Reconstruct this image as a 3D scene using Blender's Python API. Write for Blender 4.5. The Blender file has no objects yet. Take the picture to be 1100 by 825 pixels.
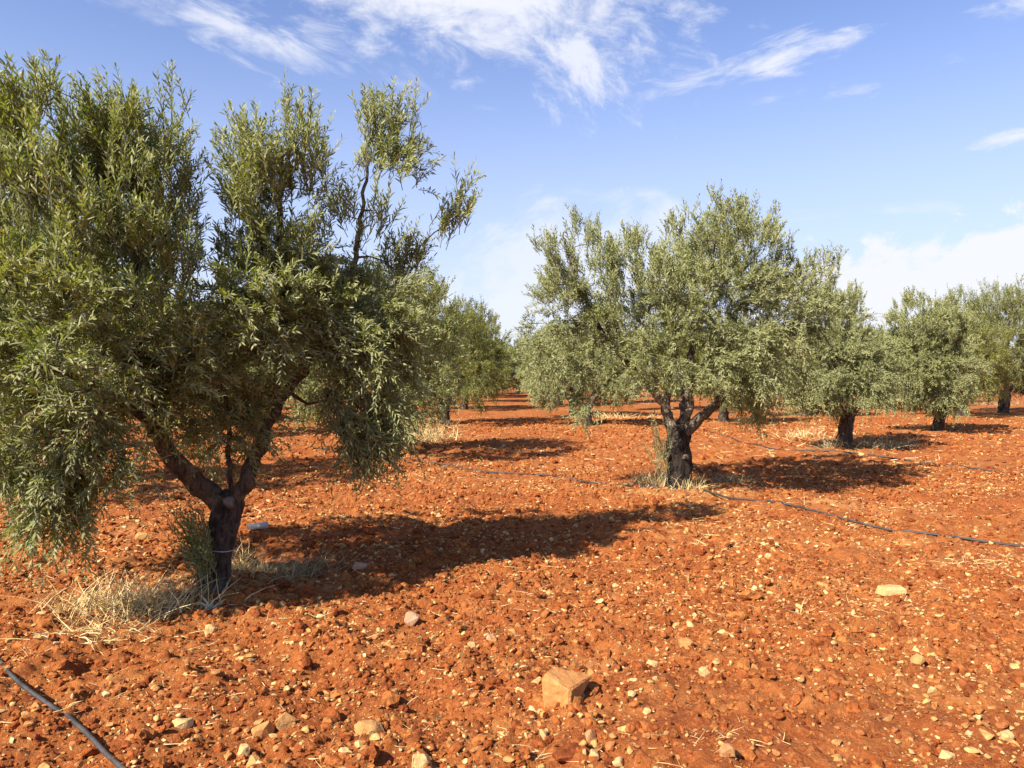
import bpy, bmesh, math, random
import numpy as np
from mathutils import Vector, Matrix

random.seed(7)
rng = np.random.default_rng(11)
scene = bpy.context.scene
COL = scene.collection

# ------------------------------------------------------------------ camera, sky, sun, exposure
EYE, FPX, HOR = 1.6, 831.0, 403.0           # eye height, focal length and horizon row (photo is 1100 x 825)
cam = bpy.data.cameras.new('camera')
cam_o = bpy.data.objects.new('camera', cam)
COL.objects.link(cam_o)
cam.sensor_width = 36.0
cam.lens = 36.0 * FPX / 1100.0
cam.clip_start = 0.05
cam.clip_end = 4000.0
cam_o.location = (0, 0, EYE)
cam_o.rotation_euler = (math.radians(90) - math.atan((412.5 - HOR) / FPX), 0, 0)
scene.camera = cam_o

SUN_EL = math.radians(40.0)
TO_SUN = (-0.735, -0.68)                       # ground direction towards the sun: behind and left of the camera
SUN_ROT = math.atan2(TO_SUN[0], TO_SUN[1])
vs = scene.view_settings
vs.view_transform = 'Standard'
vs.look = 'None'
vs.gamma = 1.0
vs.use_curve_mapping = False
vs.exposure = 1.22
SUN_STRENGTH = 4.8
SKY_STRENGTH = 0.086

sl = bpy.data.lights.new('sun', 'SUN')
sl.energy = SUN_STRENGTH
sl.angle = math.radians(0.5)
sl.color = (1.0, 0.93, 0.80)
so = bpy.data.objects.new('sun', sl)
COL.objects.link(so)
sd = Vector((TO_SUN[0] * math.cos(SUN_EL), TO_SUN[1] * math.cos(SUN_EL), math.sin(SUN_EL)))
so.rotation_euler = (-sd).to_track_quat('-Z', 'Y').to_euler()
so.location = sd * 60

class NT:
    """small helper round a node tree"""
    def __init__(s, tree):
        s.t = tree
        s.n = tree.nodes
        s.l = tree.links
    def new(s, kind, **kw):
        nd = s.n.new(kind)
        for k, v in kw.items():
            setattr(nd, k, v)
        return nd
    def put(s, sock, val):
        if isinstance(val, bpy.types.NodeSocket):
            s.l.new(val, sock)
        elif val is not None:
            if hasattr(sock.default_value, '__len__') and not hasattr(val, '__len__'):
                val = (val,) * len(sock.default_value)
            if hasattr(val, '__len__') and len(sock.default_value) == 4 and len(val) == 3:
                val = tuple(val) + (1.0,)
            sock.default_value = val
    def math(s, op, a, b=None, c=None, clamp=False):
        nd = s.new('ShaderNodeMath', operation=op)
        nd.use_clamp = clamp
        s.put(nd.inputs[0], a)
        if b is not None: s.put(nd.inputs[1], b)
        if c is not None: s.put(nd.inputs[2], c)
        return nd.outputs[0]
    def smooth(s, v, a, b, lo=0.0, hi=1.0):
        nd = s.new('ShaderNodeMapRange', interpolation_type='SMOOTHSTEP')
        s.put(nd.inputs[0], v)
        for i, x in enumerate((a, b, lo, hi)):
            s.put(nd.inputs[1 + i], x)
        return nd.outputs[0]
    def noise(s, vec, scale, detail=4.0, rough=0.55, dist=0.0, out=0):
        nd = s.new('ShaderNodeTexNoise')
        s.put(nd.inputs['Vector'], vec)
        s.put(nd.inputs['Scale'], scale)
        s.put(nd.inputs['Detail'], detail)
        s.put(nd.inputs['Roughness'], rough)
        s.put(nd.inputs['Distortion'], dist)
        return nd.outputs[out]
    def mix(s, f, a, b, blend='MIX'):
        nd = s.new('ShaderNodeMix', data_type='RGBA', blend_type=blend)
        s.put(nd.inputs[0], f)
        s.put(nd.inputs[6], a)
        s.put(nd.inputs[7], b)
        return nd.outputs[2]
    def comb(s, x, y, z):
        nd = s.new('ShaderNodeCombineXYZ')
        for i, v in enumerate((x, y, z)):
            s.put(nd.inputs[i], v)
        return nd.outputs[0]
    def sep(s, v):
        nd = s.new('ShaderNodeSeparateXYZ')
        s.put(nd.inputs[0], v)
        return nd.outputs

def sky_px(px, py):
    """photo pixel -> tangent-plane coordinates of a direction round +Y"""
    return (px - 550) / FPX, (HOR - py) / FPX

world = bpy.data.worlds.new('World')
scene.world = world
world.use_nodes = True
w = NT(world.node_tree)
w.n.clear()
w_out = w.new('ShaderNodeOutputWorld')
w_bg = w.new('ShaderNodeBackground')
w.l.new(w_bg.outputs[0], w_out.inputs[0])
sky = w.new('ShaderNodeTexSky', sky_type='NISHITA')
sky.sun_disc = False
sky.sun_elevation = SUN_EL
sky.sun_rotation = SUN_ROT
sky.altitude = 600
sky.air_density = 1.0
sky.dust_density = 0.6
sky.ozone_density = 1.6
w_dir = w.new('ShaderNodeTexCoord').outputs['Generated']
dx, dy, dz = w.sep(w_dir)
dys = w.math('MAXIMUM', dy, 0.08)
fu = w.math('DIVIDE', dx, dys)
fv = w.math('DIVIDE', dz, dys)
ahead = w.smooth(dy, 0.1, 0.3)
cover = None
def cloud(px, py, rx, ry, ang, lo, hi, amount, scale, stretch, seed, rough=0.62, con=1.6):
    """one cloud bank: a soft ellipse of directions broken up by streaky noise"""
    global cover
    u0, v0 = sky_px(px, py)
    a = math.radians(ang)
    du = w.math('SUBTRACT', fu, u0)
    dv = w.math('SUBTRACT', fv, v0)
    p = w.math('ADD', w.math('MULTIPLY', du, math.cos(a)), w.math('MULTIPLY', dv, math.sin(a)))
    q = w.math('SUBTRACT', w.math('MULTIPLY', dv, math.cos(a)), w.math('MULTIPLY', du, math.sin(a)))
    pe = w.math('DIVIDE', p, rx / FPX)
    qe = w.math('DIVIDE', q, ry / FPX)
    rr = w.math('SQRT', w.math('ADD', w.math('MULTIPLY', pe, pe), w.math('MULTIPLY', qe, qe)))
    vec = w.comb(w.math('MULTIPLY', p, scale), w.math('MULTIPLY', q, scale * stretch), seed)
    n = w.noise(vec, 1.0, 9.0, rough, 0.35)
    n = w.math('MULTIPLY_ADD', w.math('SUBTRACT', n, 0.5), con, 0.5)
    body = w.math('SUBTRACT', w.math('ADD', n, 0.28), w.math('MULTIPLY', rr, 0.36))
    m = w.math('MULTIPLY', w.smooth(body, lo, hi), amount)
    cover = m if cover is None else w.math('MAXIMUM', cover, m)
cloud(505, -8, 190, 72, -10, 0.28, 0.76, 0.95, 12, 1.7, 3.1, 0.66, 1.3)
cloud(618, 62, 68, 52, -52, 0.34, 0.85, 0.85, 16, 1.5, 8.4, 0.68)
cloud(285, 42, 160, 28, -20, 0.36, 0.9, 0.8, 10, 3.0, 1.7)
cloud(170, 5, 110, 28, -15, 0.45, 1.05, 0.50, 10, 2.6, 6.2)
cloud(430, 90, 60, 22, -35, 0.45, 1.1, 0.30, 12, 2.6, 9.7)
cloud(810, 70, 112, 20, 16, 0.36, 0.9, 0.85, 11, 3.4, 12.3)
cloud(700, 100, 34, 18, 30, 0.52, 1.05, 0.40, 16, 2.0, 15.0)
cloud(1085, 8, 60, 12, 5, 0.40, 0.95, 0.70, 11, 3.2, 20.4)
cloud(922, 98, 32, 9, 6, 0.42, 1.0, 0.45, 16, 3.0, 22.9)
cloud(1092, 148, 60, 11, 10, 0.38, 0.9, 0.75, 12, 3.4, 25.2)
cloud(1025, 64, 26, 8, 18, 0.42, 1.0, 0.25, 16, 3.0, 28.2)
cloud(828, 106, 36, 9, 10, 0.45, 1.0, 0.30, 18, 2.6, 30.2)
cloud(960, 226, 90, 10, 3, 0.45, 1.1, 0.40, 12, 3.6, 33.3)
cloud(1075, 350, 240, 78, 7, 0.24, 0.36, 0.95, 12, 1.6, 38.3, 0.62, 0.8)
cloud(630, 305, 150, 80, 16, 0.32, 0.58, 0.62, 10, 1.6, 41.3, 0.62, 1.0)
cloud(300, 330, 400, 60, 0, 0.38, 0.95, 0.45, 8, 2.2, 45.3)
cover = w.math('MULTIPLY', cover, ahead)
# thin milky air towards the horizon, clear blue overhead
haze_f = w.smooth(dz, -0.02, 0.46, 0.88, 0.0)
base = w.mix(haze_f, w.mix(1.0, sky.outputs[0], (0.96, 0.92, 1.10), 'MULTIPLY'), (3.5, 3.95, 5.1))
sky_col = w.mix(cover, base, (4.7, 4.8, 5.25))
w.l.new(sky_col, w_bg.inputs[0])
w_bg.inputs[1].default_value = SKY_STRENGTH

# ------------------------------------------------------------------ helpers
def P(px, py, D):
    """world point seen at photo pixel (px, py) at depth D"""
    return np.array([(px - 550) / FPX * D, D, EYE + (HOR - py) / FPX * D])

def G(px, py):
    """ground point under a photo pixel"""
    D = EYE * FPX / (py - HOR)
    return (px - 550) / FPX * D, D

def norm(v):
    return v / np.maximum(np.linalg.norm(v, axis=-1, keepdims=True), 1e-9)

def _hash(ix, iy, seed):
    h = (ix.astype(np.int64) * 374761393 + iy.astype(np.int64) * 668265263 + seed * 982451653) & 0xFFFFFFFF
    h = ((h ^ (h >> 13)) * 1274126177) & 0xFFFFFFFF
    h = (h ^ (h >> 16)) & 0xFFFFFFFF
    return h / 4294967295.0

def vnoise(x, y, seed=0):
    ix, iy = np.floor(x), np.floor(y)
    fx, fy = x - ix, y - iy
    fx, fy = fx * fx * fx * (fx * (fx * 6 - 15) + 10), fy * fy * fy * (fy * (fy * 6 - 15) + 10)
    a, b = _hash(ix, iy, seed), _hash(ix + 1, iy, seed)
    c, d = _hash(ix, iy + 1, seed), _hash(ix + 1, iy + 1, seed)
    return (a * (1 - fx) + b * fx) * (1 - fy) + (c * (1 - fx) + d * fx) * fy * 1.0 - 0.5

def fbm(x, y, seed=0, octs=4, gain=0.5):
    s, a = 0.0, 1.0
    for o in range(octs):
        s = s + a * vnoise(x * 2.03 ** o + o * 17.3, y * 2.03 ** o - o * 9.7, seed + o)
        a *= gain
    return s

def make_mesh(name, verts, faces_flat, face_sizes, mats, mat_idx=None, smooth=False, attr=None):
    me = bpy.data.meshes.new(name)
    verts = np.asarray(verts, dtype=np.float32)
    faces_flat = np.asarray(faces_flat, dtype=np.int32)
    face_sizes = np.asarray(face_sizes, dtype=np.int32)
    me.vertices.add(len(verts))
    me.vertices.foreach_set('co', verts.ravel())
    me.loops.add(len(faces_flat))
    me.loops.foreach_set('vertex_index', faces_flat)
    me.polygons.add(len(face_sizes))
    starts = np.concatenate(([0], np.cumsum(face_sizes)[:-1])).astype(np.int32)
    me.polygons.foreach_set('loop_start', starts)
    me.polygons.foreach_set('loop_total', face_sizes)
    if mat_idx is not None:
        me.polygons.foreach_set('material_index', np.asarray(mat_idx, dtype=np.int32))
    me.polygons.foreach_set('use_smooth', np.full(len(face_sizes), smooth))
    for m in mats:
        me.materials.append(m)
    if attr is not None:
        for k, v in attr.items():
            at = me.attributes.new(k, 'FLOAT', 'POINT')
            at.data.foreach_set('value', np.asarray(v, dtype=np.float32))
    me.update(calc_edges=True)
    return me

def link(name, me, parent=None, loc=None):
    o = bpy.data.objects.new(name, me)
    COL.objects.link(o)
    if parent is not None:
        o.parent = parent
    if loc is not None:
        o.location = loc
    return o

def tag(o, label, cat, group=None):
    o['label'] = label
    o['category'] = cat
    if group:
        o['group'] = group
    return o

def new_mat(name):
    m = bpy.data.materials.new(name)
    m.use_nodes = True
    t = NT(m.node_tree)
    b = t.n['Principled BSDF']
    return m, t, b

# ------------------------------------------------------------------ materials
def mat_soil():
    m, t, b = new_mat('red_soil')
    tc = t.new('ShaderNodeTexCoord').outputs['Object']
    n1 = t.noise(tc, 0.55, 5, 0.6)
    n2 = t.noise(tc, 7.0, 6, 0.65)
    n3 = t.noise(tc, 48.0, 4, 0.7)
    c = t.mix(t.smooth(n1, 0.34, 0.66), (0.325, 0.080, 0.019), (0.375, 0.120, 0.030))
    # tillage: crusted pale streaks and loose red ones along both ways the field was worked
    for ang_, sc_ in ((0.80, 1.0), (-0.82, 0.8)):
        mp = t.new('ShaderNodeMapping')
        t.l.new(tc, mp.inputs['Vector'])
        mp.inputs['Rotation'].default_value = (0, 0, -ang_)
        mp.inputs['Scale'].default_value = (0.35 * sc_, 2.6 * sc_, 1.0)
        tn = t.noise(mp.outputs[0], 1.0, 6, 0.62, 0.4)
        c = t.mix(t.smooth(tn, 0.52, 0.70, 0.0, 0.55), c, (0.46, 0.195, 0.058))
        c = t.mix(t.smooth(tn, 0.48, 0.32, 0.0, 0.6), c, (0.25, 0.056, 0.016))
    c = t.mix(t.smooth(n2, 0.40, 0.72), c, (0.215, 0.054, 0.015))
    c = t.mix(t.smooth(n3, 0.46, 0.74, 0.0, 0.75), c, (0.46, 0.21, 0.068))
    # crumbs and grit of pale stone too small to model
    v = t.new('ShaderNodeTexVoronoi', feature='F1')
    t.put(v.inputs['Vector'], tc)
    t.put(v.inputs['Scale'], 34.0)
    rnd = t.sep(v.outputs['Color'])[0]
    grit = t.math('MULTIPLY', t.smooth(v.outputs['Distance'], 0.22, 0.32, 1.0, 0.0), t.smooth(rnd, 0.74, 0.78))
    c = t.mix(t.math('MULTIPLY', grit, 0.8), c, (0.58, 0.37, 0.15))
    v2 = t.new('ShaderNodeTexVoronoi', feature='F1')
    t.put(v2.inputs['Vector'], tc)
    t.put(v2.inputs['Scale'], 11.0)
    rnd2 = t.sep(v2.outputs['Color'])[1]
    grit2 = t.math('MULTIPLY', t.smooth(v2.outputs['Distance'], 0.16, 0.24, 1.0, 0.0), t.smooth(rnd2, 0.80, 0.84))
    yy = t.sep(tc)[1]
    farm = t.smooth(yy, 13.0, 20.0)
    c = t.mix(t.math('MULTIPLY', t.math('MULTIPLY', grit2, farm), 0.7), c, (0.60, 0.34, 0.15))
    # dry litter blown into thin patches
    lit = t.noise(tc, 0.33, 7, 0.68)
    c = t.mix(t.smooth(lit, 0.54, 0.70, 0.0, 0.50), c, (0.56, 0.30, 0.12))
    # dry straw lying round each trunk
    at = t.new('ShaderNodeAttribute', attribute_name='litter')
    ln = t.noise(tc, 14.0, 5, 0.7)
    lf = t.math('MULTIPLY', at.outputs['Fac'], t.smooth(ln, 0.40, 0.58))
    c = t.mix(t.math('MULTIPLY', lf, 0.75), c, (0.50, 0.31, 0.12))
    t.put(b.inputs['Base Color'], c)
    t.put(b.inputs['Roughness'], 0.95)
    t.put(b.inputs['Specular IOR Level'], 0.12)
    bh = t.math('ADD', t.math('MULTIPLY', t.noise(tc, 22.0, 7, 0.72), 1.0), t.math('MULTIPLY', grit, 0.25))
    bp = t.new('ShaderNodeBump')
    t.put(bp.inputs['Strength'], 0.9)
    t.put(bp.inputs['Distance'], 0.05)
    t.put(bp.inputs['Height'], bh)
    t.put(b.inputs['Normal'], bp.outputs[0])
    return m

def mat_ramp(name, cols, rough=0.9, bump_scale=60.0, bump=0.35, dist=0.01, spec=0.2, noise_scale=30.0, noise_mul=0.5):
    """each loose piece takes one of several colours, mottled by noise"""
    m, t, b = new_mat(name)
    g = t.new('ShaderNodeNewGeometry')
    ramp = t.new('ShaderNodeValToRGB')
    cr = ramp.color_ramp
    while len(cr.elements) < len(cols):
        cr.elements.new(0.5)
    for e, (p, c) in zip(cr.elements, cols):
        e.position = p
        e.color = tuple(c) + (1.0,)
    t.l.new(g.outputs['Random Per Island'], ramp.inputs[0])
    tc = t.new('ShaderNodeTexCoord').outputs['Object']
    n = t.noise(tc, noise_scale, 5, 0.65)
    f = t.smooth(n, 0.3, 0.7, 1.0 - noise_mul, 1.0 + noise_mul * 0.5)
    c = t.mix(1.0, ramp.outputs[0], t.comb(f, f, f), 'MULTIPLY')
    t.put(b.inputs['Base Color'], c)
    t.put(b.inputs['Roughness'], rough)
    t.put(b.inputs['Specular IOR Level'], spec)
    bp = t.new('ShaderNodeBump')
    t.put(bp.inputs['Strength'], bump)
    t.put(bp.inputs['Distance'], dist)
    t.put(bp.inputs['Height'], t.noise(tc, bump_scale, 5, 0.7))
    t.put(b.inputs['Normal'], bp.outputs[0])
    return m

def mat_leaf():
    m, t, b = new_mat('olive_leaf')
    g = t.new('ShaderNodeNewGeometry')
    r = g.outputs['Random Per Island']
    ramp = t.new('ShaderNodeValToRGB')
    cr = ramp.color_ramp
    cols = [(0.0, (0.085, 0.105, 0.026)), (0.35, (0.152, 0.168, 0.042)), (0.7, (0.238, 0.240, 0.066)),
            (0.95, (0.320, 0.300, 0.090)), (1.0, (0.33, 0.25, 0.08))]
    while len(cr.elements) < len(cols):
        cr.elements.new(0.5)
    for e, (p, c) in zip(cr.elements, cols):
        e.position = p
        e.color = c + (1.0,)
    t.l.new(r, ramp.inputs[0])
    tc = t.new('ShaderNodeTexCoord').outputs['Object']
    n = t.noise(tc, 1.7, 4, 0.6)
    top = t.mix(t.smooth(n, 0.42, 0.68), ramp.outputs[0], (0.270, 0.262, 0.072))
    top = t.mix(t.smooth(n, 0.30, 0.44, 0.55, 0.0), top, (0.075, 0.108, 0.036))
    under = t.mix(r, (0.215, 0.225, 0.095), (0.31, 0.31, 0.14))
    c = t.mix(g.outputs['Backfacing'], top, under)
    t.put(b.inputs['Base Color'], c)
    t.put(b.inputs['Roughness'], 0.5)
    t.put(b.inputs['Specular IOR Level'], 0.24)
    tr = t.new('ShaderNodeBsdfTranslucent')
    t.put(tr.inputs['Color'], t.mix(1.0, top, (1.3, 1.55, 0.55), 'MULTIPLY'))
    mx = t.new('ShaderNodeMixShader')
    mx.inputs[0].default_value = 0.30
    t.l.new(b.outputs[0], mx.inputs[1])
    t.l.new(tr.outputs[0], mx.inputs[2])
    t.l.new(mx.outputs[0], t.n['Material Output'].inputs[0])
    return m

def mat_bark(name, dark, mid, light, light_amt):
    m, t, b = new_mat(name)
    tc = t.new('ShaderNodeTexCoord').outputs['Object']
    mp = t.new('ShaderNodeMapping')
    t.l.new(tc, mp.inputs['Vector'])
    mp.inputs['Scale'].default_value = (1.0, 1.0, 0.28)
    n = t.noise(mp.outputs[0], 26.0, 6, 0.7, 0.6)
    n2 = t.noise(tc, 5.0, 5, 0.65)
    c = t.mix(t.smooth(n, 0.36, 0.62), dark, mid)
    c = t.mix(t.smooth(n2, 0.52, 0.66, 0.0, light_amt), c, light)
    t.put(b.inputs['Base Color'], c)
    t.put(b.inputs['Roughness'], 0.92)
    t.put(b.inputs['Specular IOR Level'], 0.2)
    bp = t.new('ShaderNodeBump')
    t.put(bp.inputs['Strength'], 0.9)
    t.put(bp.inputs['Distance'], 0.03)
    t.put(bp.inputs['Height'], n)
    t.put(b.inputs['Normal'], bp.outputs[0])
    return m

def mat_plain(name, col, rough=0.6, spec=0.4, scale=20.0, var=0.3):
    m, t, b = new_mat(name)
    tc = t.new('ShaderNodeTexCoord').outputs['Object']
    n = t.noise(tc, scale, 5, 0.65)
    lo = tuple(c * (1 - var) for c in col)
    hi = tuple(min(1.0, c * (1 + var)) for c in col)
    t.put(b.inputs['Base Color'], t.mix(t.smooth(n, 0.3, 0.7), lo, hi))
    t.put(b.inputs['Roughness'], rough)
    t.put(b.inputs['Specular IOR Level'], spec)
    return m

SOIL = mat_soil()
STONE = mat_ramp('field_stone', [(0.0, (0.30, 0.095, 0.030)), (0.4, (0.41, 0.175, 0.055)), (0.7, (0.48, 0.26, 0.085)),
                                 (0.88, (0.54, 0.35, 0.135)), (1.0, (0.56, 0.41, 0.20))])
CLOD = mat_ramp('soil_clod', [(0.0, (0.20, 0.050, 0.015)), (0.5, (0.32, 0.092, 0.024)), (1.0, (0.40, 0.145, 0.040))], rough=0.97, bump=0.8, dist=0.02, spec=0.1, bump_scale=45)
STRAW = mat_ramp('dry_straw', [(0.0, (0.46, 0.30, 0.11)), (0.5, (0.64, 0.47, 0.20)), (1.0, (0.75, 0.61, 0.34))], rough=0.75, bump=0.0, noise_mul=0.2)
GREYSTRAW = mat_ramp('grey_straw', [(0.0, (0.22, 0.17, 0.08)), (0.5, (0.36, 0.28, 0.14)), (1.0, (0.50, 0.41, 0.24))], rough=0.8, bump=0.0, noise_mul=0.2)
LEAF = mat_leaf()
BARK_DARK = mat_bark('dark_bark', (0.022, 0.016, 0.012), (0.090, 0.066, 0.047), (0.20, 0.16, 0.125), 0.65)
BARK_BLACK = mat_bark('black_bark', (0.012, 0.010, 0.008), (0.050, 0.037, 0.028), (0.16, 0.125, 0.10), 0.45)
BARK_GREY = mat_bark('grey_bark', (0.060, 0.045, 0.032), (0.17, 0.13, 0.095), (0.30, 0.245, 0.19), 0.8)
BARK_BROWN = mat_bark('brown_bark', (0.040, 0.029, 0.020), (0.14, 0.102, 0.068), (0.24, 0.19, 0.14), 0.65)
TWIG = mat_plain('twig', (0.15, 0.145, 0.085), 0.85, 0.2, 30.0)
CUTWOOD = mat_plain('grey_cut_wood', (0.15, 0.132, 0.12), 0.9, 0.15, 50.0)
HOSE = mat_plain('black_polythene', (0.045, 0.040, 0.037), 0.55, 0.35, 9.0, 0.5)
WHITE = mat_plain('white_plastic', (0.52, 0.50, 0.44), 0.5, 0.4, 14.0, 0.08)
CARD_DARK = mat_plain('dark_inside', (0.05, 0.04, 0.035), 0.8, 0.2)
STRING = mat_plain('pale_string', (0.50, 0.47, 0.44), 0.8, 0.2)
THISTLE = mat_ramp('dead_thistle', [(0.0, (0.50, 0.42, 0.25)), (1.0, (0.78, 0.70, 0.48))], rough=0.8, bump=0.0, noise_mul=0.2)

# ------------------------------------------------------------------ the orchard grid
T0 = np.array([-2.25, 5.8])
VA, VB = np.array([4.62, 5.0]), np.array([-4.6, 4.82])
def grid(i, j):
    return T0 + i * VA + j * VB
TREES_XY = {(i, j): grid(i, j) for i in range(0, 12) for j in range(0, 11)}
TREES_XY[(0, 0)] = np.array(G(228, 631))
TREES_XY[(1, 0)] = np.array(G(728, 527))
TREES_XY[(2, 0)] = np.array(G(907, 482))
TREES_XY[(3, 0)] = np.array(G(1008, 464))
TREES_XY[(4, 0)] = np.array(G(1034, 447.5))
TREES_XY[(5, 0)] = np.array(G(1078, 443))
TREES_XY[(2, 1)] = np.array(G(632, 457))

# ------------------------------------------------------------------ ground
def height(x, y):
    d = np.hypot(x, y)
    near = 1.0 / (1.0 + (d / 26.0) ** 2)
    h = 0.10 * fbm(x * 0.13, y * 0.13, 3, 3) * np.minimum(1, d / 5)
    ua, ub = (x * 0.68 + y * 0.73), (x * 0.69 - y * 0.72)        # along and across the tilled rows
    warp = 1.2 * fbm(x * 0.35, y * 0.35, 21, 3)
    h = h + near * 0.065 * fbm(ub * 1.5 + warp, ua * 0.22, 5, 3)
    h = h + near * 0.055 * fbm(ua * 1.3 + warp, ub * 0.25, 8, 3)
    h = h + near * 0.085 * fbm(x * 2.6, y * 2.6, 31, 5, 0.58)
    # crumbly clods: sharp-shouldered lumps
    c = vnoise(x * 11.0, y * 11.0, 77) + 0.5 * vnoise(x * 23.0, y * 23.0, 78)
    h = h + near * 0.075 * np.clip(c - 0.05, 0, 1) + near * 0.012 * fbm(x * 30.0, y * 30.0, 90, 2)
    return h

def graded(lo, hi, fine_lo, fine_hi, step, grow, maxstep):
    mid = list(np.arange(fine_lo, fine_hi, step))
    out, s, v = [], step, mid[-1]
    while v < hi:
        s = min(s * grow, maxstep)
        v += s
        out.append(v)
    inn, s, v = [], step, mid[0]
    while v > lo:
        s = min(s * grow, maxstep)
        v -= s
        inn.append(v)
    return np.array(inn[::-1] + mid + out)

gx = graded(-1500, 1500, -3.6, 4.6, 0.016, 1.022, 120)
gy = graded(-400, 2200, 2.7, 6.4, 0.016, 1.016, 120)
X, Y = np.meshgrid(gx, gy)
Z = height(X, Y)
lit = np.zeros_like(X)
for (i, j), p in TREES_XY.items():
    d = np.hypot((X - p[0]) / 1.25, (Y - p[1]) / 0.8)
    lit = np.maximum(lit, np.clip(1.15 - d, 0, 1))
nx, ny = len(gx), len(gy)
idx = np.arange(nx * ny).reshape(ny, nx)
quads = np.stack([idx[:-1, :-1], idx[:-1, 1:], idx[1:, 1:], idx[1:, :-1]], -1).reshape(-1, 4)
gm = make_mesh('ground', np.stack([X, Y, Z], -1).reshape(-1, 3), quads.ravel(), np.full(len(quads), 4), [SOIL], smooth=True,
               attr={'litter': lit.ravel()})
ground = link('ground', gm)
ground['kind'] = 'structure'
def hz(x, y):
    return float(height(np.array([x]), np.array([y]))[0])

# ------------------------------------------------------------------ trees
def tube_np(pts, rads, sides=12, rough=0.0, seed=0, flute=0.0, cap=True):
    """swept tube with a knobbly skin"""
    pts = np.asarray(pts, float)
    rads = np.asarray(rads, float)
    tan = norm(np.gradient(pts, axis=0))
    ref = np.array([0.31, 0.95, 0.05])
    n1 = norm(np.cross(tan, ref))
    n2 = np.cross(tan, n1)
    a = np.linspace(0, 2 * np.pi, sides, endpoint=False)
    L = np.concatenate(([0], np.cumsum(np.linalg.norm(np.diff(pts, axis=0), axis=1))))
    A, LL = np.meshgrid(a, L)
    k = 1.0 + rough * 2.0 * fbm(np.cos(A) * 1.6 + seed * 5.1 + LL * 1.1, np.sin(A) * 1.6 + LL * 3.2, seed, 3)
    k = k + flute * np.sin(A * 3 + LL * 2.0 + seed) + 0.6 * flute * np.sin(A * 5 - LL * 3.0)
    R = rads[:, None] * k
    v = pts[:, None, :] + R[..., None] * (np.cos(A)[..., None] * n1[:, None, :] + np.sin(A)[..., None] * n2[:, None, :])
    m = len(pts)
    id_ = np.arange(m * sides).reshape(m, sides)
    q = np.stack([id_[:-1], np.roll(id_[:-1], -1, 1), np.roll(id_[1:], -1, 1), id_[1:]], -1).reshape(-1, 4)
    flat, sizes = list(q.ravel()), [4] * len(q)
    if cap:
        flat += list(id_[-1]); sizes.append(sides)
        flat += list(id_[0][::-1]); sizes.append(sides)
    return v.reshape(-1, 3), flat, sizes

def resample(pts, rads, step):
    pts = np.asarray(pts, float)
    rads = np.asarray(rads, float)
    n = len(pts)
    # Catmull-Rom through the given points
    ext = np.vstack([2 * pts[0] - pts[1], pts, 2 * pts[-1] - pts[-2]])
    op, orr = [], []
    for k in range(n - 1):
        p0, p1, p2, p3 = ext[k:k + 4]
        m = max(2, int(np.linalg.norm(p2 - p1) / step))
        for s in np.linspace(0, 1, m, endpoint=False):
            op.append(0.5 * (2 * p1 + (p2 - p0) * s + (2 * p0 - 5 * p1 + 4 * p2 - p3) * s * s + (3 * p1 - p0 - 3 * p2 + p3) * s ** 3))
            orr.append(rads[k] * (1 - s) + rads[k + 1] * s)
    op.append(pts[-1]); orr.append(rads[-1])
    return np.array(op), np.array(orr)

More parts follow.
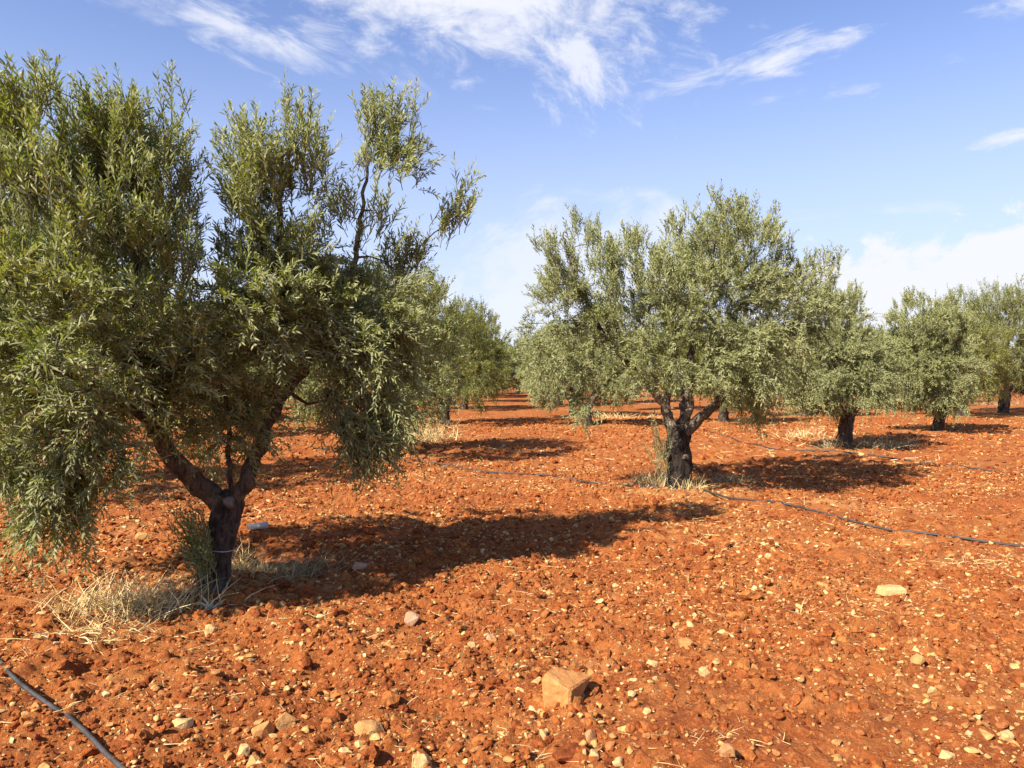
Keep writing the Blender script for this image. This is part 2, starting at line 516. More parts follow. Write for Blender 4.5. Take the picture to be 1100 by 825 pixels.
def leaves_mesh(name, P0, D0, L, droop, npairs, leaf_len, leaf_w, detail, r, stems=True, wood=None):
    """shoots (start, direction, length) clothed in opposite narrow leaves"""
    S = len(P0)
    n = npairs * 2
    k = np.arange(n)
    tt = (0.10 + 0.92 * (k // 2 + 0.5) / npairs)[None, :] + r.normal(0, 0.02, (S, n))
    down = np.array([0, 0, -1.0])
    pos = P0[:, None] + D0[:, None] * (L[:, None] * tt)[..., None] + down * (droop[:, None] * L[:, None] * tt ** 2)[..., None]
    tan = norm(D0[:, None] + 2 * down * (droop[:, None] * tt)[..., None])
    ref = norm(r.normal(size=(S, 3)))[:, None]
    s1 = norm(np.cross(tan, ref))
    s2 = np.cross(tan, s1)
    ph = (k // 2) * (math.pi / 2) + (k % 2) * math.pi
    ph = ph[None, :] + r.normal(0, 0.35, (S, n))
    rad = np.cos(ph)[..., None] * s1 + np.sin(ph)[..., None] * s2
    spread = r.uniform(0.45, 1.15, (S, n))[..., None]
    d = norm(tan + rad * spread + r.normal(0, 0.12, (S, n, 3)))
    # upper side of the leaf towards the light, roughly
    upv = np.array([-0.50, -0.45, 0.75]) + r.normal(0, 0.50, (S, n, 3))
    side = norm(np.cross(d, upv))
    nor = np.cross(side, d)
    ll = leaf_len * r.uniform(0.5, 1.28, (S, n)) * np.clip(1.25 - 0.5 * tt, 0.6, 1.2)
    ww = leaf_w * r.uniform(0.75, 1.2, (S, n))
    pos, d, side, nor = (a.reshape(-1, 3) for a in (pos, d, side, nor))
    ll, ww = ll.reshape(-1, 1), ww.reshape(-1, 1)
    N = len(pos)
    if detail:
        curl = r.normal(0, 0.05, (N, 1)) - 0.03
        mid = pos + d * ll * 0.5 + nor * ll * 0.04
        vs_ = np.stack([pos,
                        pos + d * ll * 0.34 + side * ww * 0.47, mid + d * ll * 0.17 + side * ww * 0.40,
                        pos + d * ll + nor * ll * curl,
                        mid + d * ll * 0.17 - side * ww * 0.40, pos + d * ll * 0.34 - side * ww * 0.47], 1)
        b = (np.arange(N) * 6)[:, None]
        f = np.concatenate([b + np.array([0, 5, 1]), b + np.array([1, 5, 4, 2]), b + np.array([2, 4, 3])], 1).ravel()
        sz = np.tile([3, 4, 3], N)
    else:
        vs_ = np.stack([pos, pos + d * ll * 0.45 + side * ww * 0.5, pos + d * ll, pos + d * ll * 0.45 - side * ww * 0.5], 1)
        b = (np.arange(N) * 4)[:, None]
        f = (b + np.array([0, 3, 2, 1])).ravel()
        sz = np.full(N, 4)
    V = vs_.reshape(-1, 3)
    mi = np.zeros(len(sz), int)
    if stems:
        ts = np.array([0.0, 0.5, 1.0])
        sp = P0[:, None] + D0[:, None] * (L[:, None] * ts)[..., None] + down * (droop[:, None] * L[:, None] * ts ** 2)[..., None]
        rr = np.array([0.0035, 0.0025, 0.0012])
        a1 = norm(np.cross(D0, norm(r.normal(size=(S, 3)))))
        a2 = np.cross(norm(D0), a1)
        ring = []
        for q in range(3):
            an = q * 2 * math.pi / 3
            ring.append(sp + (math.cos(an) * a1 + math.sin(an) * a2)[:, None] * rr[None, :, None])
        sv = np.stack(ring, 2).reshape(-1, 3)           # shoot, level, ring
        b = (np.arange(S) * 9)[:, None] + len(V)
        fl = []
        for lv in range(2):
            for q in range(3):
                q2 = (q + 1) % 3
                fl.append(b + np.array([lv * 3 + q, lv * 3 + q2, lv * 3 + 3 + q2, lv * 3 + 3 + q]))
        sf = np.concatenate(fl, 1).ravel()
        V = np.vstack([V, sv])
        f = np.concatenate([f, sf])
        sz = np.concatenate([sz, np.full(S * 6, 4)])
        mi = np.concatenate([mi, np.ones(S * 6, int)])
    mats = [LEAF, TWIG]
    if wood is not None:                                 # the thin branches that carry the shoots
        wv, wf, wn, wm = wood
        f = np.concatenate([f, wf + len(V)])
        V = np.vstack([V, wv])
        sz = np.concatenate([sz, np.full(wn, 4)])
        mi = np.concatenate([mi, np.full(wn, 2)])
        mats.append(wm)
    return make_mesh(name, V, f, sz, mats, mi, smooth=False)

def grow_tree(base, trunk_pts, trunk_r, limbs, lobes, seed, leaf_len=0.066, leaf_w=0.0142, detail=True, npairs=11,
              density=1.0, shoots_per=5, barks=(BARK_DARK, BARK_BROWN), sides=18, shoot_len=(0.22, 0.46), group_limbs=False):
    """all coordinates local to the tree's base; returns dict of meshes.
    lobes: centre, radii, clump count, habit, cut (0 = filled, 1 = shell)"""
    r = np.random.default_rng(seed)
    out = {}
    tp, tr = resample(trunk_pts, trunk_r, 0.045)
    v, f, s = tube_np(tp, tr, sides, 0.22, seed, 0.10)
    out['trunk'] = make_mesh('trunk', v, f, s, [barks[0]], smooth=True)
    nodes, parent, hand_r = [], [], []
    limb_meshes = []
    for lp, lr in limbs:
        pp, rr = resample(lp, lr, 0.06)
        wob = r.normal(0, 0.012, pp.shape)
        wob[0] = wob[-1] = 0
        pp = pp + wob
        v, f, s = tube_np(pp, rr, 12 if detail else 7, 0.13, seed + len(limb_meshes) + 3, 0.05)
        limb_meshes.append((v, f, s))
        st = len(nodes)
        for q in range(len(pp)):
            nodes.append(pp[q]); parent.append(st + q - 1 if q else -1); hand_r.append(rr[q])
    out['limbs'] = [make_mesh('limb', v, f, s, [barks[1]], smooth=True) for v, f, s in limb_meshes]
    n_hand = len(nodes)
    # clump points in the crown
    pts, hab, outw = [], [], []
    ax = np.array([0, 0, 1.4])
    for c, rad, cnt, habit, shell in lobes:
        c = np.asarray(c, float)
        cnt = max(1, int(cnt * density))
        u = norm(r.normal(size=(cnt, 3)))
        bump = 1.0 + 0.20 * np.sin(u[:, 0] * 4 + seed) * np.sin(u[:, 1] * 5 + 1) + 0.16 * np.sin(u[:, 2] * 7 + seed * 2) + r.normal(0, 0.07, cnt)
        rho = (shell + (1 - shell) * r.uniform(0, 1, cnt)) ** 0.45
        p = c + u * np.asarray(rad) * (rho * bump)[:, None]
        pts.append(p)
        hab += [habit] * cnt
        o = norm(u * 0.7 + norm(p - ax) * 0.6)
        outw.append(o)
    pts = np.vstack(pts)
    outw = np.vstack(outw)
    hab = np.array(hab)
    keep = pts[:, 2] > 0.12
    pts, outw, hab = pts[keep], outw[keep], hab[keep]
    # grow thin branches to every clump, nearest first
    H = np.array(nodes)
    dist0 = np.min(np.linalg.norm(pts[:, None] - H[None], axis=2), axis=1)
    order = np.argsort(dist0)
    cap_n = n_hand + len(pts) * 14
    NP_ = np.zeros((cap_n, 3)); NP_[:n_hand] = H
    par = np.full(cap_n, -1); par[:n_hand] = parent
    N = n_hand
    for q in order:
        t_ = pts[q]
        dv = t_ - NP_[:N]
        dd = np.linalg.norm(dv, axis=1)
        # prefer to leave a branch from below and inside
        pen = dd * (1.0 + 0.35 * (NP_[:N, 2] > t_[2] + 0.1)) 
        k = int(np.argmin(pen))
        d = dd[k]
        steps = int(min(13, max(1, round(d / 0.16))))
        a = NP_[k]
        prev = k
        bend = r.normal(0, 0.05, 3) * d
        sag = (0.10 if hab[q] != 'hang' else -0.10) * d
        for s_ in range(1, steps + 1):
            u = s_ / steps
            w_ = math.sin(math.pi * u)
            p = a + (t_ - a) * u + bend * w_ + np.array([0, 0, sag * w_])
            NP_[N] = p; par[N] = prev
            prev = N
            N += 1
    NP_, par = NP_[:N], par[:N]
    load = np.zeros(N)
    child = np.zeros(N, bool)
    child[par[par >= 0]] = True
    load[~child] = 1
    for q in range(N - 1, -1, -1):
        if par[q] >= 0:
            load[par[q]] += load[q]
    rad = 0.0032 * np.maximum(load, 1) ** 0.47
    rad = np.minimum(rad, 0.045)
    sel = np.arange(n_hand, N)
    A_, B_ = NP_[par[sel]], NP_[sel]
    RA = np.minimum(rad[par[sel]], rad[sel] * 1.5)
    RB = rad[sel]
    t_ = norm(B_ - A_)
    rf = np.where(np.abs(t_[:, 2:3]) > 0.9, np.array([[1.0, 0, 0]]), np.array([[0, 0, 1.0]]))
    a1 = norm(np.cross(t_, rf)); a2 = np.cross(t_, a1)
    sd_ = 5 if detail else 3
    rings = []
    for q in range(sd_):
        an = q * 2 * math.pi / sd_
        off = math.cos(an) * a1 + math.sin(an) * a2
        rings.append(np.stack([A_ + off * RA[:, None], B_ + off * RB[:, None]], 1))
    bv = np.stack(rings, 2).reshape(-1, 3)
    b = (np.arange(len(sel)) * 2 * sd_)[:, None]
    fl = [b + np.array([q, (q + 1) % sd_, sd_ + (q + 1) % sd_, sd_ + q]) for q in range(sd_)]
    bf = np.concatenate(fl, 1).ravel()
    wood = (bv, bf, len(sel) * sd_, barks[1])
    # leafy shoots
    S = len(pts) * shoots_per
    cp = np.repeat(pts, shoots_per, 0)
    co = np.repeat(outw, shoots_per, 0)
    ch = np.repeat(hab, shoots_per)
    up = np.array([0, 0, 1.0])
    rnd = norm(r.normal(size=(S, 3)))
    D0 = np.zeros((S, 3)); droop = np.zeros(S)
    m_ = ch == 'up';   D0[m_] = co[m_] * 0.45 + up * 1.0 + rnd[m_] * 0.50; droop[m_] = r.uniform(0.0, 0.15, m_.sum())
    m_ = ch == 'out';  D0[m_] = co[m_] * 0.75 + up * 0.25 + rnd[m_] * 0.75; droop[m_] = r.uniform(0.05, 0.45, m_.sum())
    m_ = ch == 'hang'; D0[m_] = co[m_] * 0.6 - up * 0.45 + rnd[m_] * 0.8; droop[m_] = r.uniform(0.1, 0.4, m_.sum())
    D0 = norm(D0)
    L = r.uniform(shoot_len[0], shoot_len[1], S)
    P0 = cp + r.normal(0, 0.05, (S, 3)) - D0 * (L * 0.35)[:, None]
    out['crown'] = leaves_mesh('crown', P0, D0, L, droop, npairs, leaf_len, leaf_w, detail, r, stems=True, wood=wood)
    return out

def plant_tree(meshes, x, y, rz, sc, label, group, z=None):
    e = bpy.data.objects.new('olive_tree', None)
    COL.objects.link(e)
    e.empty_display_size = 0.3
    e.location = (x, y, hz(x, y) - 0.03 if z is None else z)
    e.rotation_euler = (0, 0, rz)
    e.scale = (sc, sc, sc)
    tag(e, label, 'olive tree', group)
    link('trunk', meshes['trunk'], e)
    for lm in meshes['limbs']:
        link('limb', lm, e)
    link('crown', meshes['crown'], e)
    return e

GROUP = 'olive trees of the grove'

# ---- the big tree on the left
bx, by = TREES_XY[(0, 0)]
B0 = np.array([bx, by, hz(bx, by) - 0.03])
def l0(px, py, D):
    return P(px, py, D) - B0
def lobe0(px, py, D, rx, ry, rd, cnt, habit, shell=0.25):
    return (l0(px, py, D), (rx / FPX * D, rd, ry / FPX * D), cnt, habit, shell)
D = by
trunk0 = [l0(225, 645, D), l0(231, 622, D), l0(236, 590, D), l0(243, 562, D), l0(248, 540, D), l0(250, 528, D)]
tr0 = [0.150, 0.118, 0.098, 0.095, 0.105, 0.07]
limbs0 = [
    ([l0(246, 552, D), l0(222, 527, D), l0(190, 498, D - 0.15), l0(170, 462, D - 0.3), l0(150, 415, D - 0.4), l0(110, 340, D - 0.5), l0(80, 240, D - 0.45), l0(70, 130, D - 0.4)],
     [0.075, 0.078, 0.070, 0.062, 0.052, 0.040, 0.026, 0.012]),
    ([l0(246, 550, D), l0(262, 520, D), l0(280, 480, D + 0.1), l0(295, 430, D + 0.2), l0(305, 360, D + 0.25), l0(300, 270, D + 0.2), l0(305, 160, D + 0.1)],
     [0.062, 0.060, 0.050, 0.042, 0.032, 0.022, 0.010]),
    ([l0(290, 450, D + 0.15), l0(330, 390, D + 0.3), l0(372, 320, D + 0.4), l0(386, 250, D + 0.45), l0(398, 150, D + 0.5)],
     [0.042, 0.036, 0.026, 0.018, 0.008]),
    ([l0(247, 535, D), l0(246, 500, D + 0.05), l0(244, 450, D + 0.15), l0(230, 380, D + 0.5), l0(215, 330, D + 0.8)],
     [0.022, 0.020, 0.017, 0.013, 0.008]),
    ([l0(165, 455, D - 0.3), l0(120, 425, D - 0.7), l0(70, 400, D - 0.9), l0(10, 380, D - 1.0)],
     [0.034, 0.028, 0.020, 0.010]),
]
lobes0 = [
    lobe0(60, 150, 5.3, 88, 55, 0.6, 95, 'up'),
    lobe0(150, 165, 5.5, 50, 52, 0.45, 55, 'up'),
    lobe0(75, 250, 5.2, 125, 80, 0.85, 190, 'up', 0.35),
    lobe0(82, 375, 5.0, 122, 95, 0.75, 225, 'out', 0.35),
    lobe0(62, 480, 4.95, 74, 55, 0.42, 72, 'hang'),
    lobe0(62, 535, 4.9, 35, 42, 0.25, 22, 'hang'),
    lobe0(-80, 280, 5.5, 80, 160, 0.8, 120, 'out', 0.4),
    lobe0(160, 300, 5.9, 40, 110, 0.5, 52, 'up'),
    lobe0(285, 215, 5.8, 42, 82, 0.45, 85, 'up'),
    lobe0(325, 170, 6.0, 24, 45, 0.3, 16, 'up'),
    lobe0(285, 330, 5.8, 62, 75, 0.65, 110, 'out'),
    lobe0(195, 395, 5.7, 75, 50, 0.6, 80, 'out'),
    lobe0(340, 320, 6.1, 50, 60, 0.5, 62, 'out'),
    lobe0(398, 150, 6.3, 42, 42, 0.28, 26, 'up'),
    lobe0(425, 175, 6.3, 28, 25, 0.2, 10, 'out'),
    lobe0(385, 240, 6.3, 34, 34, 0.3, 12, 'up'),
    lobe0(475, 232, 6.4, 26, 26, 0.2, 9, 'up'),
    lobe0(435, 275, 6.4, 32, 24, 0.25, 12, 'up'),
    lobe0(390, 335, 6.2, 60, 58, 0.5, 85, 'out'),
    lobe0(392, 410, 6.1, 45, 55, 0.4, 88, 'hang'),
    lobe0(395, 460, 6.0, 34, 25, 0.25, 40, 'hang'),
    lobe0(250, 450, 5.85, 48, 38, 0.35, 42, 'out'),
    lobe0(215, 450, 6.6, 130, 60, 0.5, 34, 'out'),
    lobe0(240, 345, 7.0, 140, 80, 0.5, 80, 'out'),
]
tree0 = grow_tree(B0, trunk0, tr0, limbs0, lobes0, 5, detail=True, npairs=13, shoots_per=6, density=0.61, leaf_len=0.072, leaf_w=0.0126)
t0 = plant_tree(tree0, bx, by, 0, 1.0, 'largest and nearest olive tree, forked trunk with dry grass at its foot', GROUP, z=B0[2])
# suckers at the foot, the sawn-off stub in the fork and a string tied round the trunk
r_ = np.random.default_rng(50)
S = 80
sp = np.array([l0(r_.uniform(214, 232), r_.uniform(600, 632), D - r_.uniform(0.0, 0.25)) for _ in range(S)])
sdir = norm(np.stack([r_.normal(-0.32, 0.22, S), r_.normal(-0.1, 0.25, S), np.ones(S)], 1))
sm = leaves_mesh('sucker_shoots', sp, sdir, r_.uniform(0.25, 0.62, S), r_.uniform(0, 0.2, S), 12, 0.05, 0.011, True, r_)
link('sucker_shoots', sm, t0)
v, f, s = tube_np([l0(247, 541, D), l0(245.5, 539, D - 0.10), l0(245, 538.5, D - 0.135)], [0.05, 0.042, 0.030], 14, 0.25, 4)
o = link('pruned_stub', make_mesh('pruned_stub', v, f, s, [CUTWOOD], smooth=False), t0)
ang = np.linspace(0, 2 * np.pi, 30)
cz = l0(237, 589, D)
v, f, s = tube_np(np.stack([cz[0] + 0.118 * np.cos(ang), cz[1] + 0.118 * np.sin(ang), cz[2] + 0.008 * np.sin(ang * 2)], 1), np.full(30, 0.003), 5, 0, 1)
link('string_tie', make_mesh('string_tie', v, f, s, [STRING], smooth=True), t0)

# ---- the tree in the middle
bx, by = TREES_XY[(1, 0)]
B1 = np.array([bx, by, hz(bx, by) - 0.03])
D = by
def l1(px, py, D):
    return P(px, py, D) - B1
def lobe1(px, py, D, rx, ry, rd, cnt, habit, shell=0.3):
    return (l1(px, py, D), (rx / FPX * D, rd, ry / FPX * D), cnt, habit, shell)
trunk1 = [l1(728, 532, D), l1(729, 518, D), l1(729, 500, D), l1(728, 482, D), l1(729, 466, D), l1(729, 456, D)]
tr1 = [0.195, 0.165, 0.155, 0.160, 0.150, 0.10]
limbs1 = [
    ([l1(724, 470, D), l1(720, 455, D), l1(712, 432, D), l1(695, 412, D), l1(670, 385, D), l1(640, 345, D), l1(615, 290, D - 0.1), l1(605, 250, D)],
     [0.085, 0.078, 0.066, 0.056, 0.046, 0.035, 0.020, 0.009]),
    ([l1(733, 470, D), l1(737, 452, D), l1(741, 430, D), l1(742, 405, D), l1(745, 360, D), l1(760, 300, D + 0.1), l1(772, 240, D)],
     [0.080, 0.072, 0.060, 0.050, 0.040, 0.026, 0.010]),
    ([l1(733, 466, D), l1(750, 452, D - 0.1), l1(766, 437, D - 0.2), l1(785, 410, D - 0.2), l1(805, 375, D), l1(830, 330, D + 0.1), l1(845, 290, D + 0.2)],
     [0.080, 0.076, 0.062, 0.050, 0.040, 0.024, 0.010]),
    ([l1(728, 462, D + 0.05), l1(735, 440, D + 0.3), l1(730, 400, D + 0.7), l1(715, 340, D + 1.0), l1(705, 280, D + 1.0)],
     [0.06, 0.05, 0.04, 0.028, 0.01]),
]
lobes1 = [
    lobe1(625, 282, 10.4, 52, 46, 0.75, 62, 'up'),
    lobe1(600, 335, 10.4, 46, 42, 0.7, 38, 'out'),
    lobe1(600, 385, 10.5, 38, 30, 0.6, 18, 'hang'),
    lobe1(640, 365, 10.4, 45, 45, 0.8, 44, 'out'),
    lobe1(626, 430, 10.3, 14, 24, 0.2, 9, 'hang'),
    lobe1(668, 275, 10.7, 26, 24, 0.5, 14, 'up'),
    lobe1(782, 262, 10.6, 64, 44, 0.8, 105, 'up'),
    lobe1(700, 315, 10.3, 55, 52, 0.9, 80, 'up'),
    lobe1(775, 330, 10.2, 80, 55, 1.0, 130, 'out'),
    lobe1(735, 380, 9.9, 70, 38, 0.9, 85, 'out'),
    lobe1(800, 385, 10.0, 45, 40, 0.8, 62, 'hang'),
    lobe1(806, 430, 10.2, 22, 22, 0.35, 16, 'hang'),
    lobe1(845, 320, 10.8, 42, 48, 0.7, 65, 'out'),
    lobe1(878, 295, 11.2, 26, 24, 0.4, 16, 'up'),
    lobe1(850, 375, 11.0, 30, 45, 0.5, 40, 'hang'),
    lobe1(720, 330, 11.6, 110, 70, 0.7, 110, 'out'),
    lobe1(760, 290, 11.9, 70, 55, 0.6, 60, 'up'),
]
tree1 = grow_tree(B1, trunk1, tr1, limbs1, lobes1, 9, detail=False, npairs=10, shoots_per=6, density=0.84, leaf_len=0.070, leaf_w=0.0155,
                  barks=(BARK_BLACK, BARK_GREY), shoot_len=(0.2, 0.42))
t1 = plant_tree(tree1, bx, by, 0, 1.0, 'wide olive tree with stout black trunk and pale limbs, standing on the long hose', GROUP, z=B1[2])
for (px, py, rr) in ((716, 488, 0.050), (737, 491, 0.052)):
    c0 = l1(px, py, D - 0.11)
    bm = bmesh.new()
    bmesh.ops.create_icosphere(bm, subdivisions=3, radius=rr)
    for vv in bm.verts:
        k = 1 + 0.25 * math.sin(vv.co.x * 60 + px) * math.sin(vv.co.z * 50 + py)
        vv.co = Vector((vv.co.x * 1.2 * k, vv.co.y * 1.0 * k, vv.co.z * 0.8 * k))
    me = bpy.data.meshes.new('burl'); bm.to_mesh(me); bm.free()
    me.materials.append(BARK_GREY)
    for p_ in me.polygons: p_.use_smooth = True
    link('burl', me, t1, c0)
S = 26
sp = np.array([l1(r_.uniform(706, 722), r_.uniform(490, 522), D - r_.uniform(-0.05, 0.2)) for _ in range(S)])
sdir = norm(np.stack([r_.normal(-0.25, 0.2, S), r_.normal(-0.1, 0.25, S), np.ones(S)], 1))
link('sucker_shoots', leaves_mesh('sucker_shoots', sp, sdir, r_.uniform(0.3, 0.75, S), r_.uniform(0, 0.2, S), 10, 0.055, 0.012, False, r_), t1)

# ---- two trees further along the row on the right
def row_tree(key, trunk, tr, limbs, lobes, seed, label, npairs=9, per=6, dens=1.0, leaf=(0.080, 0.019), barks=(BARK_DARK, BARK_BROWN)):
    x, y = TREES_XY[key]
    B = np.array([x, y, hz(x, y) - 0.03])
    L_ = lambda px, py, dd=0.0: P(px, py, y + dd) - B
    tp = [L_(*q) for q in trunk]
    lm = [([L_(*q) for q in pl], rr) for pl, rr in limbs]
    lb = [(L_(px, py, dd), (rx / FPX * y, rd, ry / FPX * y), c, h, 0.3) for px, py, dd, rx, ry, rd, c, h in lobes]
    m = grow_tree(B, tp, tr, lm, lb, seed, detail=False, npairs=npairs, shoots_per=per, density=dens, leaf_len=leaf[0], leaf_w=leaf[1], barks=barks,
                  shoot_len=(0.22, 0.45), sides=12)
    return plant_tree(m, x, y, 0, 1.0, label, GROUP, z=B[2])
row_tree((2, 0), [(906, 485), (907, 474), (909, 462), (911, 450), (913, 442)], [0.19, 0.16, 0.145, 0.15, 0.11],
         [([(910, 452), (900, 435), (885, 405, -0.2), (880, 360, -0.1), (892, 320)], [0.09, 0.075, 0.055, 0.035, 0.01]),
          ([(912, 450), (922, 436), (938, 428, 0.1), (948, 410, 0.2), (945, 380)], [0.085, 0.07, 0.055, 0.04, 0.015]),
          ([(912, 448), (912, 420, 0.2), (908, 380, 0.5), (910, 340, 0.6)], [0.07, 0.055, 0.04, 0.012])],
         [(890, 345, 0, 38, 38, 0.9, 90, 'up'), (880, 395, -0.3, 40, 42, 1.1, 130, 'out'), (915, 395, -0.4, 38, 38, 1.1, 110, 'out'),
          (862, 420, 0, 22, 22, 0.8, 45, 'hang'), (905, 420, -0.5, 38, 18, 0.9, 60, 'hang'), (938, 400, 0.3, 18, 26, 0.8, 50, 'out'), (905, 365, 0.9, 40, 45, 0.7, 60, 'out')],
         21, 'olive tree beside the wide middle one, its low crown drooping over a leaning trunk')
row_tree((3, 0), [(1007, 466), (1008, 458), (1010, 450), (1012, 440)], [0.17, 0.15, 0.14, 0.12],
         [([(1010, 446), (1000, 425), (985, 385), (980, 345)], [0.09, 0.07, 0.04, 0.012]),
          ([(1011, 444), (1020, 425), (1030, 390), (1022, 350)], [0.08, 0.06, 0.04, 0.012]),
          ([(1010, 444), (1008, 410, 0.5), (1005, 360, 0.5)], [0.07, 0.05, 0.012])],
         [(988, 355, 0, 40, 35, 1.1, 120, 'up'), (975, 395, -0.2, 38, 36, 1.2, 125, 'out'), (1012, 395, -0.5, 36, 38, 1.1, 120, 'out'),
          (1015, 350, 0.2, 26, 30, 0.9, 60, 'up'), (955, 410, 0.3, 20, 24, 0.7, 40, 'out'), (1005, 425, -0.3, 30, 16, 0.8, 45, 'hang'), (1000, 385, 0.9, 45, 45, 0.8, 60, 'out')],
         23, 'round-topped olive tree third from the right edge, alone against low cloud', leaf=(0.088, 0.022))

# ---- generic trees for the rest of the grove
def variant(seed, dens, npairs, per, leaf):
    q = random.Random(seed)
    fk = q.uniform(0.55, 0.85)
    lean = (q.uniform(-0.08, 0.08), q.uniform(-0.08, 0.08))
    tp = [(0, 0, -0.06), (lean[0] * 0.2, lean[1] * 0.2, 0.12), (lean[0] * 0.6, lean[1] * 0.6, 0.4), (lean[0], lean[1], fk), (lean[0], lean[1], fk + 0.1)]
    tr = [0.21, 0.165, 0.145, 0.155, 0.10]
    limbs, lobes = [], []
    n = q.choice((3, 4))
    a0 = q.uniform(0, 6.28)
    top = q.uniform(3.7, 4.05)
    for k in range(n):
        a = a0 + k * 6.283 / n + q.uniform(-0.3, 0.3)
        ca, sa = math.cos(a), math.sin(a)
        R = q.uniform(1.0, 1.35)
        zt = top * q.uniform(0.68, 0.86)
        limbs.append(([(lean[0], lean[1], fk - 0.05), (lean[0] + 0.3 * ca, lean[1] + 0.3 * sa, fk + 0.35), (0.75 * ca, 0.75 * sa, fk + 0.95),
                       (R * 0.95 * ca, R * 0.95 * sa, (fk + zt) / 2 + 0.35), (R * ca, R * sa, zt)], [0.09, 0.075, 0.055, 0.035, 0.01]))
        lobes.append(((R * 0.85 * ca, R * 0.85 * sa, zt - 0.15), (0.95, 0.95, q.uniform(0.6, 0.85)), 75, 'up', 0.3))
        lobes.append(((R * 1.15 * ca, R * 1.15 * sa, q.uniform(1.7, 2.0)), (0.85, 0.85, 0.7), 75, 'out', 0.3))
        lobes.append(((R * 1.30 * ca, R * 1.30 * sa, q.uniform(1.1, 1.35)), (0.55, 0.55, 0.40), 28, 'hang', 0.3))
    lobes.append(((0, 0, top - 0.75), (1.0, 1.0, 0.75), 90, 'up', 0.35))
    lobes.append(((0, 0, 2.0), (1.3, 1.3, 0.7), 60, 'out', 0.3))
    return grow_tree(None, tp, tr, limbs, lobes, seed, detail=False, npairs=npairs, shoots_per=per, density=dens, leaf_len=leaf[0], leaf_w=leaf[1],
                     barks=(BARK_DARK, BARK_BROWN), shoot_len=(0.24, 0.5), sides=10)
MID = [variant(31, 1.0, 8, 5, (0.088, 0.022)), variant(32, 1.0, 8, 5, (0.088, 0.022))]
FAR = [variant(41, 0.8, 6, 4, (0.14, 0.036)), variant(42, 0.8, 6, 4, (0.14, 0.036)), variant(43, 0.8, 6, 4, (0.14, 0.036))]
LABELS = {
    (4, 0): 'olive tree with bent grey limb reaching left, second from the right edge',
    (5, 0): 'olive tree cut off by the right edge of the view, last of the right row',
    (1, 1): 'bushy olive tree rising just right of the big near tree and half hidden by it',
    (2, 1): 'small olive tree hidden behind the left half of the wide middle tree',
    (0, 1): 'olive tree behind the big near tree, glimpsed through its leaves at the left edge',
    (1, 2): 'olive tree whose trunk shows through the fork of the big near tree',
    (2, 3): 'far olive tree showing under the hanging right branch of the big near tree',
    (3, 1): 'olive tree behind the right half of the wide middle tree, trunk showing',
    (3, 2): 'olive tree on the right side of the open lane, behind the small hidden one',
    (3, 3): 'far olive tree on the left side of the open lane, beyond the thin dark trunk',
    (4, 2): 'far olive tree seen between the limbs of the wide middle tree',
    (4, 3): 'far olive tree right of the open lane, second beyond the small hidden one',
    (4, 1): 'far olive tree between the wide middle tree and the leaning trunk',
    (5, 1): 'far olive tree between the leaning trunk and the round-topped tree',
    (6, 0): 'far olive tree at the right edge, beyond the last tree of the right row',
    (2, 2): 'olive tree with thin dark trunk left of the open lane between rows',
}
rt = random.Random(99)
for (i, j), p in sorted(TREES_XY.items()):
    if (i, j) in ((0, 0), (1, 0), (2, 0), (3, 0)):
        continue
    x, y = p
    if y > 66 or abs(x) > 0.72 * y + 2.0:
        continue
    if y > 48 and abs(x) > 9:
        continue
    big = {(5, 0): 1.28, (4, 0): 1.18, (1, 1): 1.06}.get((i, j), 1.0)
    jx, jy = (0, 0) if (i, j) in LABELS else (rt.uniform(-0.35, 0.35), rt.uniform(-0.35, 0.35))
    src = MID[rt.randrange(2)] if y < 34 else FAR[rt.randrange(3)]
    rz, sc = rt.uniform(0, 6.28), rt.uniform(0.92, 1.08)
    if (i, j) in LABELS:
        lab = LABELS[(i, j)]
    elif i - j <= -1 or y < 12:
        lab = 'olive tree standing behind the big near tree on the left'
    elif i - j >= 2:
        lab = 'distant olive tree seen in the gaps on the right of the grove'
    else:
        lab = 'distant olive tree lining the open lane down the middle of the grove'
    if (i, j) == (1, 1):
        jx, rz, sc = -0.22, 2.2, 1.0
    plant_tree(src, x + jx, y + jy, rz, sc * big, lab, GROUP)

for k, (px, y, sc, lab) in enumerate([(532, 60, 1.1, 'tiny far olive tree closing the left half of the open lane'),
                                       (556, 68, 1.25, 'tiny far olive tree closing the right half of the open lane')]):
    plant_tree(FAR[k], (px - 550) / FPX * y, y, 1.3 + k, sc, lab, GROUP)

# ---- the far side of the grove, one mass of crowns closing the horizon
rf = np.random.default_rng(123)
fp = []
for k in range(150):
    y = rf.uniform(74, 130); x = rf.uniform(-0.95, 1.0) * y
    n = 26
    u = norm(rf.normal(size=(n, 3)))
    fp.append(np.array([x, y, 2.1]) + u * np.array([2.2, 2.2, 1.55]) * rf.uniform(0.5, 1.05, (n, 1)))
for k in range(7):
    n = 40
    u = norm(rf.normal(size=(n, 3)))
    fp.append(np.array([rf.uniform(-6, 6), rf.uniform(70, 78), 2.0]) + u * np.array([2.0, 2.0, 1.6]) * rf.uniform(0.5, 1.05, (n, 1)))
fp = np.vstack(fp)
fp[:, 2] = np.maximum(fp[:, 2], 0.4)
fd = norm(rf.normal(size=fp.shape) * 0.6 + np.array([0, 0, 0.8]))
far = link('far_grove', leaves_mesh('far_grove', fp, fd, rf.uniform(0.7, 1.1, len(fp)), rf.uniform(0, 0.4, len(fp)), 5, 0.36, 0.10, False, rf))
far['kind'] = 'stuff'

